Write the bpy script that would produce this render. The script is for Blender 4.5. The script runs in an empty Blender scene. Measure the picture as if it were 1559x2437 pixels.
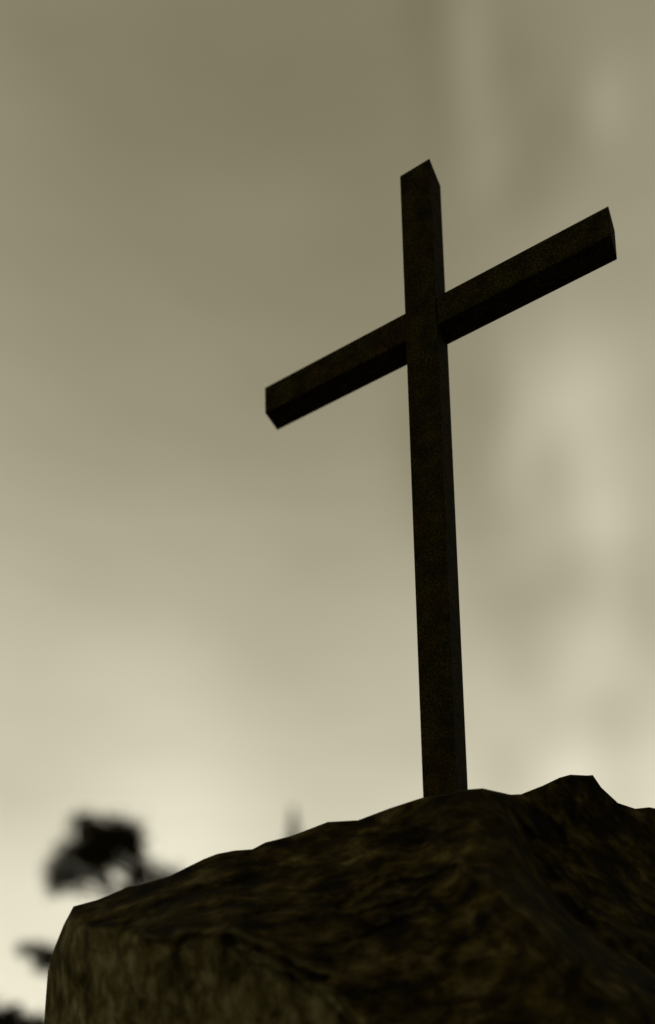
import bpy, bmesh, math, random
import numpy as np
from mathutils import Vector, Matrix, noise

scene = bpy.context.scene
C = scene.collection
random.seed(7)
IW, IH = 1559.0, 2437.0

# ------------------------------------------------------------------ camera
FPX, PPY = 2390.343, IH / 2 + 1476.85            # focal length and principal row, in photo pixels
RIGHT = Vector((0.87546247, 0.48292116, -0.01877822))
FWD = Vector((-0.47348216, 0.86484176, 0.16692324))
UP = Vector((0.09685095, -0.13724388, 0.98579106))
EYE = Vector((1.89484, -4.82071, 1.60))
TOP = 1.60 + 6.92297                             # height of the top of the post
cam_d = bpy.data.cameras.new('camera')
cam = bpy.data.objects.new('camera', cam_d); C.objects.link(cam)
cam.matrix_world = Matrix(((RIGHT.x, UP.x, -FWD.x, EYE.x), (RIGHT.y, UP.y, -FWD.y, EYE.y),
                           (RIGHT.z, UP.z, -FWD.z, EYE.z), (0, 0, 0, 1)))
cam_d.sensor_fit = 'VERTICAL'; cam_d.sensor_height = 36.0; cam_d.sensor_width = 36.0 * IW / IH
cam_d.lens = FPX / IH * 36.0
cam_d.shift_y = (PPY - IH / 2) / IH
cam_d.clip_start = 0.05; cam_d.clip_end = 4000
cam_d.dof.use_dof = True
cam_d.dof.focus_distance = 5.82
cam_d.dof.aperture_fstop = 0.25
cam_d.dof.aperture_blades = 0
scene.camera = cam

def at(px, py, depth):
    """world point seen at a photo pixel, at a depth along the optical axis"""
    return EYE + depth * (FWD + RIGHT * ((px - IW / 2) / FPX) - UP * ((py - PPY) / FPX))

def at_dist(px, py, dist):
    """world point seen at a photo pixel, at a horizontal distance"""
    v = at(px, py, 1.0) - EYE
    return EYE + v * (dist / math.hypot(v.x, v.y))

scene.view_settings.view_transform = 'Standard'
scene.view_settings.look = 'None'
scene.view_settings.exposure = 0.0
scene.view_settings.gamma = 1.0
scene.cycles.use_denoising = True
scene.cycles.max_bounces = 4

SUN_AZ, SUN_EL = math.radians(205), math.radians(12)     # low veiled sun behind the camera, to its left
sun_dir = Vector((math.sin(SUN_AZ) * math.cos(SUN_EL), math.cos(SUN_AZ) * math.cos(SUN_EL), math.sin(SUN_EL)))
sd = bpy.data.lights.new('sun', 'SUN'); sd.energy = 0.55; sd.angle = math.radians(8); sd.color = (1.0, 0.9, 0.62)
sun = bpy.data.objects.new('sun', sd); C.objects.link(sun)
sun.rotation_euler = sun_dir.to_track_quat('Z', 'Y').to_euler()

# ------------------------------------------------------------------ sky (a hazy overcast evening sky, by azimuth and elevation)
world = bpy.data.worlds.new('World'); scene.world = world; world.use_nodes = True
N = world.node_tree.nodes; L = world.node_tree.links; N.clear()
def inp(node, i, v):
    if v is None: return
    if hasattr(v, 'links') or isinstance(v, bpy.types.NodeSocket): L.new(v, node.inputs[i])
    else: node.inputs[i].default_value = v
def M(op, a, b=None, c=None, clamp=False):
    n = N.new('ShaderNodeMath'); n.operation = op; n.use_clamp = clamp
    inp(n, 0, a); inp(n, 1, b); inp(n, 2, c)
    return n.outputs[0]
tc = N.new('ShaderNodeTexCoord'); gen = tc.outputs['Generated']
sx = N.new('ShaderNodeSeparateXYZ'); L.new(gen, sx.inputs[0])
DEG = 180 / math.pi
az = M('MULTIPLY', M('ARCTAN2', sx.outputs[0], sx.outputs[1]), DEG)
el = M('MULTIPLY', M('ARCSINE', sx.outputs[2]), DEG)
def nz(scale, detail, rough=0.5, stretch=None):
    n = N.new('ShaderNodeTexNoise'); n.inputs['Scale'].default_value = scale
    n.inputs['Detail'].default_value = detail; n.inputs['Roughness'].default_value = rough
    if stretch:
        m = N.new('ShaderNodeMapping'); m.inputs['Scale'].default_value = stretch
        L.new(gen, m.inputs[0]); L.new(m.outputs[0], n.inputs['Vector'])
    else: L.new(gen, n.inputs['Vector'])
    return n
warp = nz(7.0, 3.0)
wc = N.new('ShaderNodeSeparateColor'); L.new(warp.outputs['Color'], wc.inputs[0])
azw = M('ADD', az, M('MULTIPLY', M('SUBTRACT', wc.outputs[0], 0.5), 0.9))
elw = M('ADD', el, M('MULTIPLY', M('SUBTRACT', wc.outputs[1], 0.5), 1.4))
a_c = M('MAXIMUM', M('MINIMUM', azw, -4.0), -52.0)
e_c = M('MAXIMUM', M('MINIMUM', elw, 60.0), 13.0)
u = M('DIVIDE', M('ADD', a_c, 28.0), 22.0)
v = M('DIVIDE', M('SUBTRACT', e_c, 37.0), 22.0)
POLY = [0.4107, -0.4201, 0.1058, 0.1043, 0.0256, 0.0634, -0.0143]
lum = M('MULTIPLY_ADD', v, POLY[1], POLY[0])
v2 = M('MULTIPLY', v, v); v3 = M('MULTIPLY', v2, v)
lum = M('MULTIPLY_ADD', v2, POLY[2], lum); lum = M('MULTIPLY_ADD', v3, POLY[3], lum)
lum = M('MULTIPLY_ADD', u, POLY[4], lum); lum = M('MULTIPLY_ADD', M('MULTIPLY', u, u), POLY[5], lum)
lum = M('MULTIPLY_ADD', M('MULTIPLY', u, v), POLY[6], lum)
CLOUDS = [  # azimuth, elevation, half widths, brightness of each soft cloud bank
    (-12.17,44.36,2.85,3.14,0.1787),(-10.70,39.13,1.72,1.72,0.0862),(-35.99,27.94,5.78,3.38,0.1085),(-39.09,33.94,5.84,3.10,0.0808),
    (-17.32,55.80,1.80,2.45,0.0491),(-16.01,36.28,2.84,2.13,-0.0864),(-8.30,34.14,1.47,4.02,-0.0808),(-18.77,41.09,1.67,3.73,-0.0429),
    (-13.30,52.31,1.70,2.72,-0.0128),(-8.78,53.43,1.82,1.17,0.0652),(-13.64,28.01,1.69,2.08,0.1090),(-12.20,33.85,1.71,1.91,0.0433),
    (-19.68,55.45,1.82,2.51,-0.0213),(-9.26,43.06,1.55,3.42,0.0293),(-11.49,30.79,1.67,1.98,-0.0724),(-15.34,44.02,1.65,3.45,0.0702),
    (-38.95,23.43,5.63,3.50,0.1355),(-17.56,28.45,1.75,2.10,-0.0945),(-47.68,27.01,5.33,3.26,-0.0736),(-16.58,52.73,1.95,1.25,0.0288),
    (-32.66,52.15,6.50,2.07,0.0260),(-13.44,42.13,1.79,1.64,-0.0671),(-36.02,39.75,6.05,2.83,0.0252),(-11.51,40.99,1.75,1.67,0.0432),
    (-6.92,45.68,2.69,1.66,0.0267),(-10.98,53.20,1.86,1.20,-0.0262),(-5.16,55.60,1.76,1.06,-0.0198),(-36.06,47.86,6.30,2.34,0.0239),
    (-16.23,33.42,1.76,1.95,-0.0536),(-12.93,36.79,1.74,1.82,-0.0395),(-29.84,28.03,5.82,3.40,-0.0493),(-15.07,55.55,1.97,1.13,-0.0171),
    (-20.59,57.73,2.07,1.06,-0.0220),(-16.32,44.94,1.86,1.56,-0.0393),(-16.75,40.00,1.82,1.74,-0.0324),(-11.45,50.07,4.35,1.52,0.0313),
    (-32.87,34.22,5.95,3.13,-0.0288),(-21.86,43.05,1.71,3.61,-0.0526),(-9.15,35.24,1.66,1.83,-0.0426),(-9.60,30.49,1.64,1.97,-0.0464),
    (-14.46,30.19,1.72,2.03,-0.0450),(-22.56,29.91,2.89,2.39,-0.0452),(-10.97,25.53,1.47,4.54,-0.0544),(-49.62,56.42,6.10,1.68,-0.0151),
    (-19.21,34.71,1.63,4.20,-0.0161),(-14.47,51.84,1.91,1.27,-0.0237)]
for a0, e0, sa, se, k in CLOUDS:
    p = M('DIVIDE', M('SUBTRACT', azw, a0), sa); q = M('DIVIDE', M('SUBTRACT', elw, e0), se)
    g = M('EXPONENT', M('MULTIPLY', M('ADD', M('MULTIPLY', p, p), M('MULTIPLY', q, q)), -1.0))
    lum = M('MULTIPLY_ADD', g, k, lum)
wisp = nz(5.0, 6.0, 0.55, (1.0, 1.0, 3.5))
lum = M('MULTIPLY', lum, M('MULTIPLY_ADD', wisp.outputs['Fac'], 0.10, 0.95))
streak = nz(11.0, 4.0, 0.6, (1.0, 1.0, 5.0))
lum = M('MULTIPLY', lum, M('MULTIPLY_ADD', streak.outputs['Fac'], 0.10, 0.95))
# the sky behind the camera is already dark
dp = N.new('ShaderNodeVectorMath'); dp.operation = 'DOT_PRODUCT'
L.new(gen, dp.inputs[0]); dp.inputs[1].default_value = Vector((-0.38, 0.72, 0.58)).normalized()
mr = N.new('ShaderNodeMapRange'); mr.interpolation_type = 'SMOOTHSTEP'
L.new(dp.outputs['Value'], mr.inputs[0])
mr.inputs[1].default_value = 0.25; mr.inputs[2].default_value = 0.86
mr.inputs[3].default_value = 0.13; mr.inputs[4].default_value = 1.0
lum = M('MULTIPLY', lum, mr.outputs[0])
# sepia tone by brightness
cr = N.new('ShaderNodeValToRGB'); L.new(lum, cr.inputs[0])
def lin(c):
    c /= 255.0
    return c / 12.92 if c < 0.04045 else ((c + 0.055) / 1.055) ** 2.4
stops = [(g, g + 6, g, g - 24) for g in (60, 90, 115, 140, 165, 190, 212, 234)]
e = cr.color_ramp.elements
while len(e) > 1: e.remove(e[-1])
e[0].position = 0.0; e[0].color = (0.0, 0.0, 0.0, 1)
for g, r_, g_, b_ in stops:
    s = e.new(lin(g)); s.color = (lin(r_), lin(g_), lin(b_), 1)
nish = N.new('ShaderNodeTexSky'); nish.sky_type = 'NISHITA'; nish.sun_disc = False
nish.sun_elevation = SUN_EL; nish.sun_rotation = SUN_AZ
bw = N.new('ShaderNodeRGBToBW'); L.new(nish.outputs[0], bw.inputs[0])
warmn = N.new('ShaderNodeVectorMath'); warmn.operation = 'SCALE'
warmn.inputs[0].default_value = (1.0, 0.92, 0.70); L.new(bw.outputs[0], warmn.inputs['Scale'])
bg = N.new('ShaderNodeBackground'); L.new(cr.outputs[0], bg.inputs[0]); bg.inputs[1].default_value = 1.0
bg2 = N.new('ShaderNodeBackground'); L.new(warmn.outputs[0], bg2.inputs[0]); bg2.inputs[1].default_value = 0.001
add = N.new('ShaderNodeAddShader'); L.new(bg.outputs[0], add.inputs[0]); L.new(bg2.outputs[0], add.inputs[1])
out = N.new('ShaderNodeOutputWorld'); L.new(add.outputs[0], out.inputs[0])

# ------------------------------------------------------------------ helpers
def obj(name, me_or_bm, mat, parent=None, smooth=False):
    if isinstance(me_or_bm, bmesh.types.BMesh):
        me = bpy.data.meshes.new(name); me_or_bm.to_mesh(me); me_or_bm.free()
    else: me = me_or_bm
    me.name = name
    if mat: me.materials.append(mat)
    if smooth:
        for p in me.polygons: p.use_smooth = True
    o = bpy.data.objects.new(name, me); C.objects.link(o)
    if parent: o.parent = parent; o.matrix_parent_inverse = parent.matrix_world.inverted()
    return o
def empty(name, loc):
    o = bpy.data.objects.new(name, None); C.objects.link(o); o.location = loc
    o.empty_display_size = 0.3
    bpy.context.view_layer.update()
    return o
def tag(o, label=None, cat=None, kind=None, group=None):
    if label: o['label'] = label
    if cat: o['category'] = cat
    if kind: o['kind'] = kind
    if group: o['group'] = group
    return o

class Mat:
    def __init__(s, name, rough=0.9, spec=0.2):
        s.m = bpy.data.materials.new(name); s.m.use_nodes = True
        s.n = s.m.node_tree.nodes; s.l = s.m.node_tree.links
        s.b = s.n['Principled BSDF']; s.b.inputs['Roughness'].default_value = rough
        s.b.inputs['Specular IOR Level'].default_value = spec
        s.co = s.n.new('ShaderNodeTexCoord').outputs['Object']
    def map(s, scale, rot=(0, 0, 0)):
        m = s.n.new('ShaderNodeMapping'); m.inputs['Scale'].default_value = scale
        m.inputs['Rotation'].default_value = rot; s.l.new(s.co, m.inputs[0]); return m.outputs[0]
    def noise(s, scale, detail=6, rough=0.6, vec=None, dist=0.0):
        n = s.n.new('ShaderNodeTexNoise'); n.inputs['Scale'].default_value = scale
        n.inputs['Detail'].default_value = detail; n.inputs['Roughness'].default_value = rough
        n.inputs['Distortion'].default_value = dist
        s.l.new(vec or s.co, n.inputs['Vector']); return n.outputs['Fac']
    def ramp(s, fac, stops):
        r = s.n.new('ShaderNodeValToRGB'); e = r.color_ramp.elements
        e[0].position, e[0].color = stops[0][0], (*stops[0][1], 1)
        e[1].position, e[1].color = stops[-1][0], (*stops[-1][1], 1)
        for p, c in stops[1:-1]: e.new(p).color = (*c, 1)
        s.l.new(fac, r.inputs[0]); return r.outputs[0]
    def mix(s, fac, a, b, mode='MIX'):
        m = s.n.new('ShaderNodeMix'); m.data_type = 'RGBA'; m.blend_type = mode
        for i, x in ((0, fac), (6, a), (7, b)):
            if isinstance(x, bpy.types.NodeSocket): s.l.new(x, m.inputs[i])
            else: m.inputs[i].default_value = x if i == 0 else (*x, 1)
        return m.outputs[2]
    def bump(s, h, strength, dist, prev=None):
        b = s.n.new('ShaderNodeBump'); b.inputs['Strength'].default_value = strength
        b.inputs['Distance'].default_value = dist; s.l.new(h, b.inputs['Height'])
        if prev: s.l.new(prev, b.inputs['Normal'])
        return b.outputs[0]
    def done(s, col, nrm=None):
        s.l.new(col, s.b.inputs['Base Color'])
        if nrm: s.l.new(nrm, s.b.inputs['Normal'])
        return s.m

# ------------------------------------------------------------------ materials
def wood_mat():
    m = Mat('dark_weathered_wood', 0.9, 0.06)
    fine = m.noise(88, 4, 0.75)
    speck = m.noise(48, 5, 0.85)
    big = m.noise(3.0, 4, 0.6)
    mid = m.noise(9, 4, 0.6)
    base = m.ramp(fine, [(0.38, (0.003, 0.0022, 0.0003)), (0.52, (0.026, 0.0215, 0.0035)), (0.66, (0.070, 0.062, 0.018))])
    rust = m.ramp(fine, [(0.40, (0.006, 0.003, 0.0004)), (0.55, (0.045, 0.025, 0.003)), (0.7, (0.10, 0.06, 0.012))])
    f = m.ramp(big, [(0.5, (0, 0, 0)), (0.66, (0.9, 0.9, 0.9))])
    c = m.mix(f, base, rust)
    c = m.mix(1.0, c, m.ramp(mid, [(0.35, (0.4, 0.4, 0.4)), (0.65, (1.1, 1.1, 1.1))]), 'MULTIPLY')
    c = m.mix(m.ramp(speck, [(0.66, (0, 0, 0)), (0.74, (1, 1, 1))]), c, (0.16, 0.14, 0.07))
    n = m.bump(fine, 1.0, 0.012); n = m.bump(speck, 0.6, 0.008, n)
    return m.done(c, n)
def rock_mat():
    m = Mat('weathered_brown_rock', 0.92, 0.15)
    def tex(scale, rot):                          # grain of the stone stretched along one direction
        k = m.n.new('ShaderNodeMapping'); k.vector_type = 'TEXTURE'; k.inputs['Scale'].default_value = scale
        k.inputs['Rotation'].default_value = rot; m.l.new(m.co, k.inputs[0]); return k.outputs[0]
    Z = math.radians(28.9)
    maps = [tex((1.45, 1.2, 0.85), (0, math.radians(-14), Z)), tex((1.5, 1.0, 0.9), (0, math.radians(40), Z)), tex((0.85, 0.9, 1.7), (0, 0, Z))]
    def attr(nm):
        k = m.n.new('ShaderNodeAttribute'); k.attribute_name = nm; return k.outputs['Fac']
    lit, flank = attr('lit_face'), attr('flank')
    def layered(scale, detail, rough, dist):
        f = [m.noise(scale, detail, rough, v_, dist) for v_ in maps]
        a = m.mix(flank, f[0], f[1]); return m.mix(lit, a, f[2])
    blot = layered(7.0, 3, 0.55, 0.4)
    small = layered(15, 2.5, 0.5, 0.3)
    grit = m.noise(60, 3, 0.6)
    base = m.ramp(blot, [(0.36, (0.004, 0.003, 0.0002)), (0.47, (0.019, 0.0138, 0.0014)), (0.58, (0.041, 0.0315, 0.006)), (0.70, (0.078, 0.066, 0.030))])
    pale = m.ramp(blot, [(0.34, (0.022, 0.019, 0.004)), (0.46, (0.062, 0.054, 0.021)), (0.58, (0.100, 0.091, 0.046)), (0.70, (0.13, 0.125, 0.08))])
    c = m.mix(lit, base, pale)  # greyer stone on the left front face, low sun's brightness put into its colour
    spot = m.ramp(small, [(0.36, (0.5, 0.47, 0.36)), (0.50, (0.9, 0.88, 0.8)), (0.66, (1.3, 1.3, 1.4))])
    c = m.mix(1.0, c, spot, 'MULTIPLY')
    geo = m.n.new('ShaderNodeNewGeometry')
    worn = m.ramp(geo.outputs['Pointiness'], [(0.515, (0, 0, 0)), (0.58, (0.45, 0.45, 0.45))])
    c = m.mix(worn, c, (0.10, 0.093, 0.05))
    n = m.bump(blot, 0.6, 0.04); n = m.bump(small, 0.5, 0.02, n); n = m.bump(grit, 0.3, 0.005, n)
    return m.done(c, n)
def simple(name, a, b, scale, bump=0.3, bd=0.02):
    m = Mat(name, 0.95, 0.1); f = m.noise(scale, 6, 0.65)
    return m.done(m.ramp(f, [(0.3, a), (0.7, b)]), m.bump(f, bump, bd))
WOOD = wood_mat(); ROCK = rock_mat()
BARK = simple('bark', (0.012, 0.01, 0.005), (0.04, 0.032, 0.016), 9)
LEAF = simple('dark_foliage', (0.02, 0.02, 0.006), (0.05, 0.048, 0.016), 3)
EARTH = simple('dry_earth', (0.20, 0.17, 0.09), (0.38, 0.33, 0.2), 0.8, 0.5, 0.1)

# ------------------------------------------------------------------ ground, one sheet to the horizon
def ground():
    bm = bmesh.new(); rings = [0, 1.5, 3, 5, 8, 12, 17, 24, 34, 50, 75, 110, 170, 260, 420, 700, 1200, 2000]
    n = 72; prev = None
    for r in rings:
        row = []
        for i in range(n if r else 1):
            a = 2 * math.pi * i / n; x, y = r * math.cos(a), r * math.sin(a)
            h = noise.fractal(Vector((x * 0.12, y * 0.12, 3.0)), 1.0, 2.0, 4) * 0.18 * min(1, r / 5)
            h += noise.noise(Vector((x * 0.006, y * 0.006, 9.0))) * min(10, max(0, r - 30) * 0.05)
            row.append(bm.verts.new((x, y, h)))
        if prev:
            for i in range(n):
                j = (i + 1) % n
                if len(prev) == 1: bm.faces.new((prev[0], row[i], row[j]))
                else: bm.faces.new((prev[i], row[i], row[j], prev[j]))
        prev = row
    tag(obj('ground', bm, EARTH, smooth=True), 'dark dry earth around the foot of the boulder', None, 'structure')
ground()

# ------------------------------------------------------------------ the boulder the cross stands on
SIL = [  # outline against the sky: photo x, y, depth
    (82, 2980, 5.66), (92, 2640, 5.64), (105, 2437, 5.62), (108, 2389, 5.61), (114, 2311, 5.60), (130, 2255, 5.58), (152, 2200, 5.56), (175, 2157, 5.54),
    (233, 2141, 5.54), (299, 2113, 5.54), (402, 2086, 5.54), (445, 2064, 5.52), (486, 2044, 5.53), (517, 2032, 5.54), (559, 2024, 5.55), (601, 2021, 5.55),
    (631, 2005, 5.55), (691, 1990, 5.55), (749, 1968, 5.54), (780, 1956, 5.54), (852, 1952, 5.53), (929, 1923, 5.53),
    (1006, 1898, 5.50), (1048, 1891.5, 5.44), (1068, 1889, 5.43), (1095, 1880, 5.43), (1149, 1876, 5.46), (1215, 1891, 5.55), (1240, 1890, 5.60), (1291, 1870, 5.66), (1332, 1850.5, 5.72),
    (1357, 1843.5, 5.75), (1397, 1845.5, 5.78), (1411, 1844.5, 5.80), (1431, 1874, 5.85), (1471, 1911, 5.92), (1512, 1924.5, 5.97), (1545, 1921, 6.0),
    (1590, 1930, 6.05), (1700, 1990, 6.15), (1800, 2120, 6.2), (1880, 2400, 6.15), (1930, 2980, 6.0)]
CTRL = [  # surface seen below the outline
    # brow of the steep front face, just above and just below
    (200,2208,5.34),(250,2216,5.22),(350,2226,5.04),(430,2222,4.95),(560,2214,4.90),(650,2272,4.84),(760,2342,4.78),(860,2432,4.72),(950,2520,4.68),
    (160,2260,5.44),(250,2256,5.22),(350,2262,5.07),(430,2258,4.99),(545,2256,4.93),(625,2306,4.86),(735,2374,4.81),(825,2450,4.76),(900,2560,4.72),
    (130,2437,5.50),(170,2437,5.38),(250,2437,5.22),(350,2437,5.09),(480,2350,4.99),(600,2437,4.92),(740,2450,4.82),(500,2600,4.98),(200,2600,5.32),(800,2620,4.76),(140,2330,5.48),(200,2330,5.32),(350,2340,5.05),
    # sloping top left of the crest
    (250,2180,5.34),(330,2160,5.34),(500,2140,5.24),(700,2080,5.36),(900,2030,5.36),(700,2190,5.06),(900,2220,5.04),(600,2100,5.36),(850,2130,5.20),(760,2270,4.92),(900,2330,4.88),(900,2410,4.80),(560,2185,5.02),(400,2190,5.09),
    (1060,1935,5.36),(1090,2058,5.13),(1040,2110,5.12),(1000,2000,5.40),(1100,1990,5.22),(1150,1960,5.28),(1150,2040,5.13),(980,2080,5.28),(1030,2060,5.26),
    # ridge running down to the right, and the middle facet
    (1160,2095,5.00),(1210,2130,4.95),(1260,2180,4.90),(1300,2230,4.86),(1345,2290,4.82),(1400,2360,4.77),(1470,2437,4.70),
    (1000,2180,5.05),(1000,2300,4.93),(1000,2437,4.78),(1100,2200,4.99),(1150,2350,4.88),(1250,2437,4.79),(1200,2250,4.93),(1100,2600,4.70),(1400,2600,4.66),
    # hollow and shoulder on the right
    (1190,1960,5.33),(1215,2010,5.24),(1235,1960,5.42),(1275,2030,5.50),(1320,2110,5.42),(1380,2190,5.30),(1230,2090,5.12),(1280,2150,5.03),(1330,2210,4.95),(1390,2270,4.90),(1420,2090,5.62),(1450,2250,5.22),(1500,2330,4.98),(1559,2350,5.08),(1559,2130,5.74),(1559,2437,4.90),(1650,2437,5.0),(1750,2600,5.2),
    (1400,2000,5.74),(1300,1960,5.66),(1370,1900,5.72),(1340,2010,5.74),(1480,1990,5.86),(1220,1925,5.46)]
FOLDS = [  # creases (+) and crests (-): depth in metres, half width in px, photo polyline
    (0.035, 9, [(1088,2064),(1040,2084),(960,2104),(880,2134),(810,2150)]), (0.03, 9, [(1080,2084),(1030,2112),(990,2140),(930,2162),(860,2170)]),
    (0.075, 15, [(540,2240),(640,2284),(700,2314),(770,2336)]), (0.07, 20, [(1215,1940),(1262,2000),(1290,2080),(1350,2160),(1430,2230),(1570,2320)]),
    (0.03, 10, [(1360,1862),(1370,1900),(1385,1960)]), (0.03, 10, [(1150,1902),(1230,1916),(1290,1944),(1345,1990)]),
    (-0.04, 20, [(1090,2056),(1160,2090),(1245,2170),(1300,2222),(1345,2290)]), (-0.02, 18, [(1165,2170),(1225,2225),(1290,2290),(1345,2360)]),
    (-0.02, 12, [(180,2206),(350,2224),(560,2214),(660,2262)]),
    (0.03, 12, [(380,2150),(470,2120),(560,2110),(660,2060)]),
    (0.025, 9, [(600,2180),(700,2150),(820,2140),(900,2100)]), (0.03, 12, [(1350,2060),(1420,2150),(1500,2200),(1590,2230)]),
    (0.028, 10, [(780,2250),(860,2240),(940,2200),(1010,2180)]), (0.04, 12, [(700,2330),(800,2400),(880,2480)]),
    (0.02, 9, [(880,1990),(960,1970),(1030,1990),(1060,2040)]), (0.022, 9, [(1120,1920),(1190,1990),(1230,2060)])]
def fold(x, y):
    t = 0.0
    for d, w, pl in FOLDS:
        best = 1e9
        for (ax, ay), (bx, by) in zip(pl, pl[1:]):
            ux, uy = bx - ax, by - ay
            k = max(0, min(1, ((x - ax) * ux + (y - ay) * uy) / (ux * ux + uy * uy)))
            best = min(best, (x - ax - k * ux) ** 2 + (y - ay - k * uy) ** 2)
        if best < 16 * w * w: t += 1.35 * d * math.exp(-best / (w * w))
    return t
def ss(a, b, x):
    t = max(0, min(1, (x - a) / (b - a))); return t * t * (3 - 2 * t)
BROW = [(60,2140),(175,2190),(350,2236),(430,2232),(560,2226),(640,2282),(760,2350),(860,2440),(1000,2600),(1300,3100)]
def lit_mask(x, y):  # area below the brow where the sunlit paleness is coloured in
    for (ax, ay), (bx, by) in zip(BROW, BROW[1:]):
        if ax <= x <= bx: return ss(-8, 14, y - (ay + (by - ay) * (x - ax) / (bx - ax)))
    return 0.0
def boulder():
    pts = [(x, y, d) for x, y, d in SIL] + CTRL
    P = np.array([(x, y) for x, y, d in pts]) / 400.0 + 1e-4 * np.arange(len(pts))[:, None] / len(pts); D = np.array([d for x, y, d in pts])
    def phi(r): return np.sqrt(r * r + 0.0002)
    K = phi(np.linalg.norm(P[:, None] - P[None], axis=2))
    n = len(P); A = np.zeros((n + 3, n + 3)); A[:n, :n] = K; A[:n, n] = 1; A[:n, n + 1:] = P; A[n, :n] = 1; A[n + 1:, :n] = P.T
    sol = np.linalg.solve(A, np.concatenate([D, [0, 0, 0]]))
    def depth(x, y):
        q = np.array((x, y)) / 400.0
        return float(phi(np.linalg.norm(P - q, axis=1)) @ sol[:n] + sol[n] + q @ sol[n + 1:])
    # outline columns
    cols = []
    for k in range(len(SIL) - 1):
        a, b = SIL[k], SIL[k + 1]
        m = max(1, int(round(math.hypot(b[0] - a[0], b[1] - a[1]) / 7.0)))
        for i in range(m):
            t = i / m; cols.append(tuple(a[c] * (1 - t) + b[c] * t for c in range(3)))
    cols.append(SIL[-1]); nc = len(cols)
    cum = [0.0]
    for k in range(1, nc):
        cum.append(cum[-1] + abs(cols[k][0] - cols[k - 1][0]) + 0.25 * abs(cols[k][1] - cols[k - 1][1]))
    bm = bmesh.new(); grid = []; masks = []
    NF = 150
    hf = Vector((FWD.x, FWD.y, 0)).normalized()
    for j in range(NF + 1):
        t = (j / NF) ** 1.15; row = []
        for k, (sx_, sy_, sdp) in enumerate(cols):
            s = cum[k] / cum[-1]
            bx, by = 86 + (1925 - 86) * s, 3000.0
            x, y = sx_ * (1 - t) + bx * t, sy_ * (1 - t) + by * t
            d = depth(x, y) if 0 < j else sdp
            p = at(x, y, d)
            edge = min(1.0, math.hypot(x - sx_, y - sy_) / 90.0)
            q = p * 1.0
            w = noise.fractal(q * 2.2, 1.0, 2.0, 5)
            rr = 1 - abs(noise.noise(Vector((q.x * 2.6 + q.z * 2.0, q.y * 2.6, q.z * 3.6)) + Vector((4, 1, 2)))) * 2
            cr_ = max(0, rr - 0.8) * 0.12 * max(0, noise.noise(q * 1.3 + Vector((7, 0, 0))) + 0.25)
            v_ = (p - EYE).normalized()
            p = p + v_ * (-(w * 0.030 + noise.fractal(q * 8.0, 0.9, 2.0, 4) * 0.014) + cr_) * edge
            wx, wy = x + noise.noise(q * 5) * 16, y + noise.noise(q * 5 + Vector((9, 9, 9))) * 16
            p = p + v_ * fold(wx, wy) * edge
            row.append(bm.verts.new(p)); masks.append((lit_mask(wx, wy), ss(1080, 1330, x - (y - 2060) * 0.35)))
        grid.append(row)
    def stitch(a, b, flip=False):
        for i in range(len(a) - 1):
            f = (a[i], b[i], b[i + 1], a[i + 1])
            bm.faces.new(f[::-1] if flip else f)
    for j in range(NF): stitch(grid[j], grid[j + 1])
    # foot: spreading down to and into the ground
    last = grid[-1]
    for s in range(1, 9):
        row = []
        for v_ in grid[-1]:
            t = s / 8; o = -hf * (0.35 * t) ; z = v_.co.z * (1 - t) + (-0.4) * t
            w = noise.fractal(Vector((v_.co.x, v_.co.y, z)) * 2.0, 1, 2, 4) * 0.07
            row.append(bm.verts.new((v_.co.x + o.x * 1 - hf.x * w, v_.co.y + o.y - hf.y * w, z)))
        stitch(last, row); last = row
    # back of the boulder: away from the camera and down
    last = grid[0]; NB = 26
    for s in range(1, NB + 1):
        t = s / NB; row = []
        for k, v_ in enumerate(grid[0]):
            c0 = v_.co; back = 3.2 * math.sin(t * math.pi / 2 * 1.0)
            drop = 1 - (1 - t ** 2.6)
            z = c0.z * (1 - drop) + (-0.4) * drop - 0.10 * min(1, back) * (1 - drop)
            w = noise.fractal(Vector((c0.x + hf.x * back, c0.y + hf.y * back, z)) * 1.3, 1, 2, 5) * 0.10 * min(1, back)
            cx = (k / (nc - 1) - 0.5) * -0.9 * t ** 2
            row.append(bm.verts.new((c0.x + hf.x * (back + w) + RIGHT.x * cx, c0.y + hf.y * (back + w) + RIGHT.y * cx, z - abs(w) * 0.5)))
        stitch(last, row, True); last = row
    bmesh.ops.recalc_face_normals(bm, faces=bm.faces)
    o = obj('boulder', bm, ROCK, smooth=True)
    for nm, c_ in (('lit_face', 0), ('flank', 1)):
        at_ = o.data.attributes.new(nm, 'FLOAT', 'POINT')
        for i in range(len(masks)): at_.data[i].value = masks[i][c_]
    tag(o, 'huge dark brown weathered boulder with ridges and a face tinted as sunlit under the cross', 'boulder')
boulder()

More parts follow.
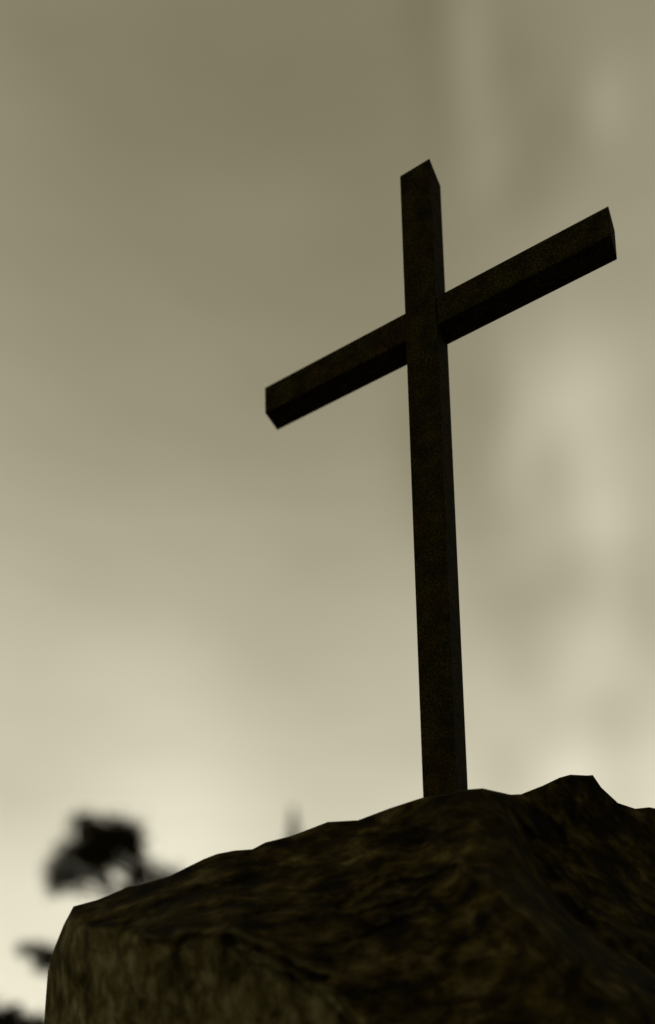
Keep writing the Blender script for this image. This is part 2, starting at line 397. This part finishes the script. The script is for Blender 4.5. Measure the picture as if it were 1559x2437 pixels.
# ------------------------------------------------------------------ the cross
def box_bm(x0, x1, y0, y1, z0, z1, cuts, axis):
    bm = bmesh.new()
    bmesh.ops.create_cube(bm, size=1.0)
    for v_ in bm.verts:
        v_.co = Vector((x1 if v_.co.x > 0 else x0, y1 if v_.co.y > 0 else y0, z1 if v_.co.z > 0 else z0))
    bmesh.ops.bevel(bm, geom=bm.edges[:], offset=0.0035, segments=2, affect='EDGES', profile=0.6)
    return bm
def cross():
    root = empty('wooden_cross', (0, 0.09, TOP - 4.25))
    W_ = 0.2
    post = box_bm(-0.5 * W_, 0.5 * W_, 0.0, 0.89164 * W_, TOP - 4.95, TOP, 0, 2)
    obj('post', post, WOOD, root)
    zt = TOP - 4.98404 * W_
    beam = box_bm(-5.56248 * W_, 5.62122 * W_, 0.05 * W_, (0.05 + 0.75499) * W_, zt - 0.9624 * W_, zt, 0, 0)
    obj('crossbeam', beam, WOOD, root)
    tag(root, 'tall dark wooden cross of two square timbers standing on top of the boulder', 'cross')
cross()

# ------------------------------------------------------------------ trees behind the boulder
def tube(bm, pts, radii, seg=8):
    prev = None
    for i, p in enumerate(pts):
        d = (pts[min(i + 1, len(pts) - 1)] - pts[max(i - 1, 0)]).normalized()
        a = d.orthogonal().normalized(); b = d.cross(a)
        row = [bm.verts.new(p + (a * math.cos(2 * math.pi * k / seg) + b * math.sin(2 * math.pi * k / seg)) * radii[i]) for k in range(seg)]
        if prev:
            for k in range(seg): bm.faces.new((prev[k], prev[(k + 1) % seg], row[(k + 1) % seg], row[k]))
        else: bm.faces.new(row[::-1])
        prev = row
    bm.faces.new(prev)
def bend(a, b, n, amp, rnd):
    pts = [a.lerp(b, i / n) for i in range(n + 1)]
    for i in range(1, n):
        pts[i] = pts[i] + Vector((rnd.uniform(-1, 1), rnd.uniform(-1, 1), rnd.uniform(-0.4, 0.6))) * amp
    return pts
def leaves(bm, c, r, count, size, rnd, flat=0.85):
    for _ in range(count):
        p = c + Vector((rnd.gauss(0, 0.5) * r, rnd.gauss(0, 0.5) * r, rnd.gauss(0, 0.5) * r * flat))
        n_ = Vector((rnd.gauss(0, 1), rnd.gauss(0, 1), rnd.gauss(0, 1))).normalized()
        a = n_.orthogonal().normalized(); b = n_.cross(a); s = size * rnd.uniform(0.6, 1.3)
        bm.faces.new([bm.verts.new(p + a * s), bm.verts.new(p + b * s * 0.42), bm.verts.new(p - a * s), bm.verts.new(p - b * s * 0.42)])
def tree(name, label, cat, trunk_px, lobes, dist, seed, trunk_r, fork_frac=0.62, group=None):
    """lobes: photo x, y, radius (px), leaves per clump, offset in distance (m)"""
    rnd = random.Random(seed)
    base = at_dist(trunk_px, 2400, dist); base.z = 0
    k = dist * 1.05 / FPX
    cs = [(at_dist(x, y, dist + dz), r * k, n_) for x, y, r, n_, dz in lobes]
    zmax = max(c.z for c, r, n_ in cs); zlo = min(c.z for c, r, n_ in cs)
    root = empty(name, base); tag(root, label, cat, group=group)
    tb = bmesh.new()
    topz = zmax - 0.3
    tips = Vector((base.x + rnd.uniform(-.3, .3), base.y + rnd.uniform(-.3, .3), topz))
    tr = bend(base - Vector((0, 0, 0.3)), tips, 9, 0.12, rnd)
    tube(tb, tr, [trunk_r * (1 - 0.8 * i / 9) for i in range(10)], 10)
    for c, r, n_ in cs:
        zs = max(base.z + 1.0, min(c.z - 0.6 * r - 0.5, topz - 0.2))
        i = max(0, min(1, (zs + .3) / (topz + .3))) * 9; i0 = min(8, int(i))
        st = tr[i0].lerp(tr[i0 + 1], i - i0)
        b = bend(st, c, 5, 0.08 * (c - st).length / 2, rnd)
        r0 = trunk_r * 0.34
        tube(tb, b, [r0 * (1 - 0.85 * q / 5) for q in range(6)], 6)
        for _ in range(5):
            e2 = c + Vector((rnd.uniform(-1, 1), rnd.uniform(-1, 1), rnd.uniform(-.7, .8))) * r
            tube(tb, bend(b[3], e2, 3, 0.05, rnd), [r0 * .35, r0 * .25, r0 * .18, r0 * .08], 5)
    obj('trunk', tb, BARK, root, True)
    lb = bmesh.new()
    for c, r, n_ in cs:
        m = 9
        for _ in range(m):
            o = Vector((rnd.uniform(-1, 1), rnd.uniform(-1, 1), rnd.uniform(-1, 1)))
            leaves(lb, c + o * r * 0.5, r * rnd.uniform(0.6, 0.95), int(n_ * 2.4) // m, 0.075, rnd)
    obj('crown', lb, LEAF, root)
    return root
tree('broadleaf_tree', 'dark broken-crowned tree with gaps in its foliage behind the left end of the boulder', 'tree', 330,
     [(222, 2005, 50, 900, 0), (262, 1990, 46, 800, .4), (308, 1988, 38, 480, -.3), (206, 1965, 32, 300, .3), (306, 2022, 38, 460, 0), (258, 2035, 40, 500, .2), (210, 2040, 34, 420, .2),
      (166, 2030, 36, 260, .2), (130, 2066, 34, 150, -.2), (128, 2108, 28, 120, .3), (184, 2076, 30, 170, .4), (232, 2075, 22, 130, 0), (156, 2095, 32, 140, 0),
      (330, 2066, 34, 200, 0), (372, 2082, 36, 190, -.4), (412, 2090, 34, 150, .2), (250, 2108, 16, 60, .6), (322, 2110, 30, 200, .6), (370, 2170, 50, 400, .2),
      (56, 2262, 17, 70, .2), (88, 2266, 24, 170, 0), (128, 2276, 30, 280, .3), (100, 2300, 20, 110, .2), (160, 2290, 36, 400, .4), (240, 2300, 50, 500, 0)], 30, 11, 0.24)
tree('bushy_tree', 'black rounded treetop at the bottom left corner beyond the boulder', 'tree', -60,
     [(-60, 2470, 70, 1600, 0), (10, 2478, 62, 1400, .5), (75, 2492, 60, 1300, -.3), (140, 2500, 60, 1200, .2), (-110, 2530, 80, 1500, .3), (60, 2560, 90, 1800, 1),
      (-10, 2440, 42, 700, .2), (50, 2440, 26, 160, 0), (20, 2420, 28, 160, .4), (105, 2452, 34, 340, .4), (-60, 2620, 110, 1800, 0), (160, 2620, 100, 1500, .4)], 24, 5, 0.2)

def conifer(name, label, px, py, dist, seed):
    rnd = random.Random(seed)
    tip = at_dist(px, py, dist); h = tip.z
    root = empty(name, (tip.x, tip.y, 0)); tag(root, label, 'tree')
    tb = bmesh.new(); tube(tb, [Vector((tip.x, tip.y, -0.3 + (h + .2) * i / 8)) for i in range(9)], [0.26 * (1 - 0.95 * i / 8) for i in range(9)], 8)
    lb = bmesh.new()
    z = h - 0.12
    while z > 1.8:
        d = h - z; rad = 0.04 + 0.21 * d ** 0.95 if d < 3 else 0.64 + 0.13 * (d - 3) ** 0.85
        for _ in range(7 if d < 4 else 9):
            a = rnd.uniform(0, 2 * math.pi); r = rad * rnd.uniform(0.65, 1.1)
            st = Vector((tip.x, tip.y, z)); en = st + Vector((math.cos(a) * r, math.sin(a) * r, -0.25 * r - 0.05))
            if r > .3: tube(tb, [st, en], [0.018, 0.005], 4)
            for q in range(5 + int(r * 16)):
                p = st.lerp(en, rnd.uniform(0.05, 1)); leaves(lb, p, 0.05 + 0.05 * r, 2, 0.05 + 0.03 * min(r, 1.5), rnd, 0.6)
        z -= 0.10 + 0.014 * d
    obj('trunk', tb, BARK, root, True); obj('crown', lb, LEAF, root)
conifer('conifer_tree', 'slender pointed treetop rising faintly over the middle of the boulder outline', 697, 1915, 42, 3)
